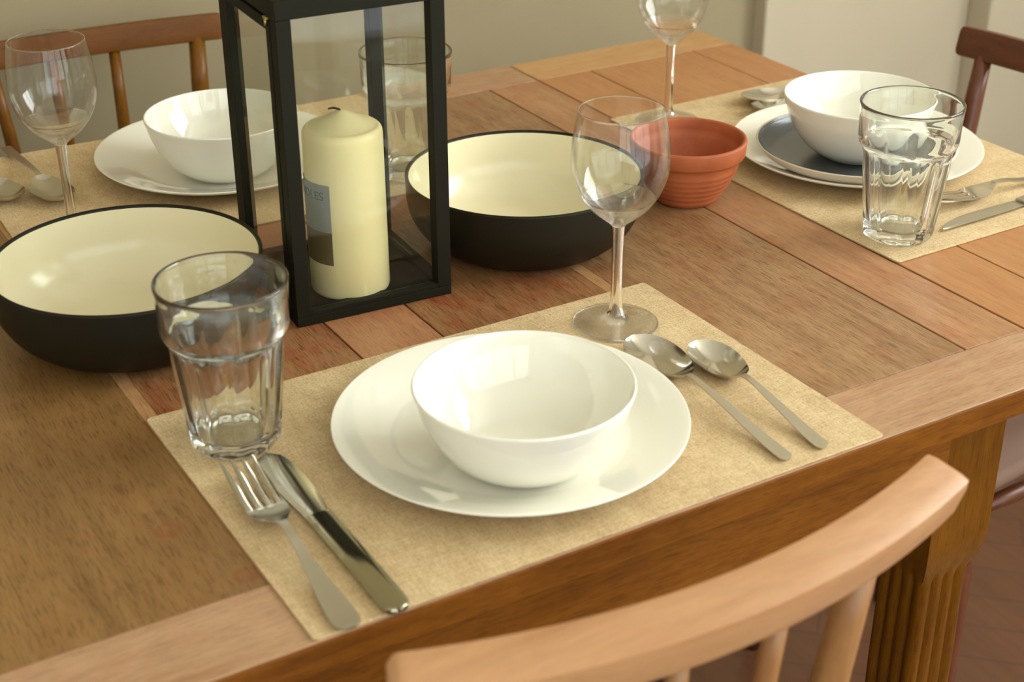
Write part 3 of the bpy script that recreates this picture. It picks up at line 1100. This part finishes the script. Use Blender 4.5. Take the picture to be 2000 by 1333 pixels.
def pointed_knife(label):
    t = thing('table_knife', label, 'knife')
    L = 0.215
    key = [(0, -.0060, -.0052), (.006, -.0068, -.0014), (.018, -.0072, .0038), (.032, -.0076, .0072), (.050, -.0078, .0086), (.080, -.0074, .0082), (.105, -.0062, .0072), (.112, -.0055, .0062)]
    P = interp(key, 5); bm = bmesh.new()
    outline_slab(bm, [p[1] for p in P], [p[2] for p in P], .0040, .0018, [p[0] for p in P])
    autosmooth(link('blade', bm, M_satin, t), 50)
    key = [(.1115, -.0058, .0064), (.115, -.0062, .0068), (.17, -.0075, .0080), (.205, -.0080, .0082), (.212, -.0062, .0064), (L, -.0030, .0030)]
    P = interp(key, 5); bm = bmesh.new()
    outline_slab(bm, [p[1] for p in P], [p[2] for p in P], .0064, .0010, [p[0] for p in P])
    autosmooth(link('handle', bm, M_satin, t), 50)
    return t


def aim(o, tip, end, z=MZ, pitch=0.0):
    """put the tip at `tip` with the handle running towards `end`"""
    d = Vector((end[0] - tip[0], end[1] - tip[1], 0))
    o.location = (tip[0], tip[1], z)
    o.rotation_euler = (0, pitch, math.atan2(d.y, d.x))


ZC = MZ + .0000
f1 = fork('four-tined steel fork on the near placemat, left of the round-ended knife'); aim(f1, (0.0285, 0.1910), (0.0230, -0.001), ZC)
k1 = round_knife('shiny steel knife with rounded blade on the near placemat beside the fork'); aim(k1, (0.0535, 0.2040), (0.0550, -0.001), ZC)
s1 = spoon('soup_spoon', 'larger steel spoon tucked against the near plate rim'); aim(s1, (0.3710, 0.2070), (0.3665, 0.016), ZC)
s2 = spoon('dessert_spoon', 'smaller steel spoon at the right end of the near placemat', L=0.164, bw_=.0195, bl=.063); aim(s2, (0.4085, 0.1735), (0.3985, 0.0115), ZC)
f2 = fork('steel fork half behind the right-hand tumbler, tines towards the glass', flare=False); aim(f2, (0.7720, 0.2900), (0.9750, 0.2850), ZC)
k2 = pointed_knife('steel knife with pointed blade near the corner of the right-hand placemat'); aim(k2, (0.7480, 0.2520), (0.9600, 0.2560), ZC)
s3 = spoon('soup_spoon', 'steel spoon just behind the right-hand plates, topmost of the pair there'); aim(s3, (0.8120, 0.6230), (1.0000, 0.6130), ZC)
s4 = spoon('dessert_spoon', 'steel spoon half hidden under the right-hand plate rim beside the other spoon', L=0.164, bw_=.0195, bl=.063); aim(s4, (0.8000, 0.5900), (0.9600, 0.5780), ZC)
s5 = spoon('soup_spoon', 'steel spoon behind the stem of the left wine glass', bw_=.0200); aim(s5, (0.0640, 0.7280), (0.0590, 0.9020), ZC)
s6 = spoon('dessert_spoon', 'steel spoon cut by the left edge of the picture on the back placemat', L=0.164, bw_=.0195, bl=.063); aim(s6, (0.0230, 0.7550), (0.0180, 0.9150), ZC)

# repeats of one kind share a group
GROUPS = {'placemat': 'placemats under the place settings', 'dinner_plate': 'white dinner plates', 'bowl': 'white bowls on the plates',
          'serving_dish': 'black and cream serving dishes', 'wine_glass': 'wine glasses on the table', 'tumbler': 'faceted tumblers on the table',
          'fork': 'steel forks', 'soup_spoon': 'larger steel spoons', 'dessert_spoon': 'smaller steel spoons', 'dining_chair': 'chairs around the table'}
for o in bpy.data.objects:
    if o.parent is None and 'label' in o and o.name.split('.')[0] in GROUPS:
        o['group'] = GROUPS[o.name.split('.')[0]]
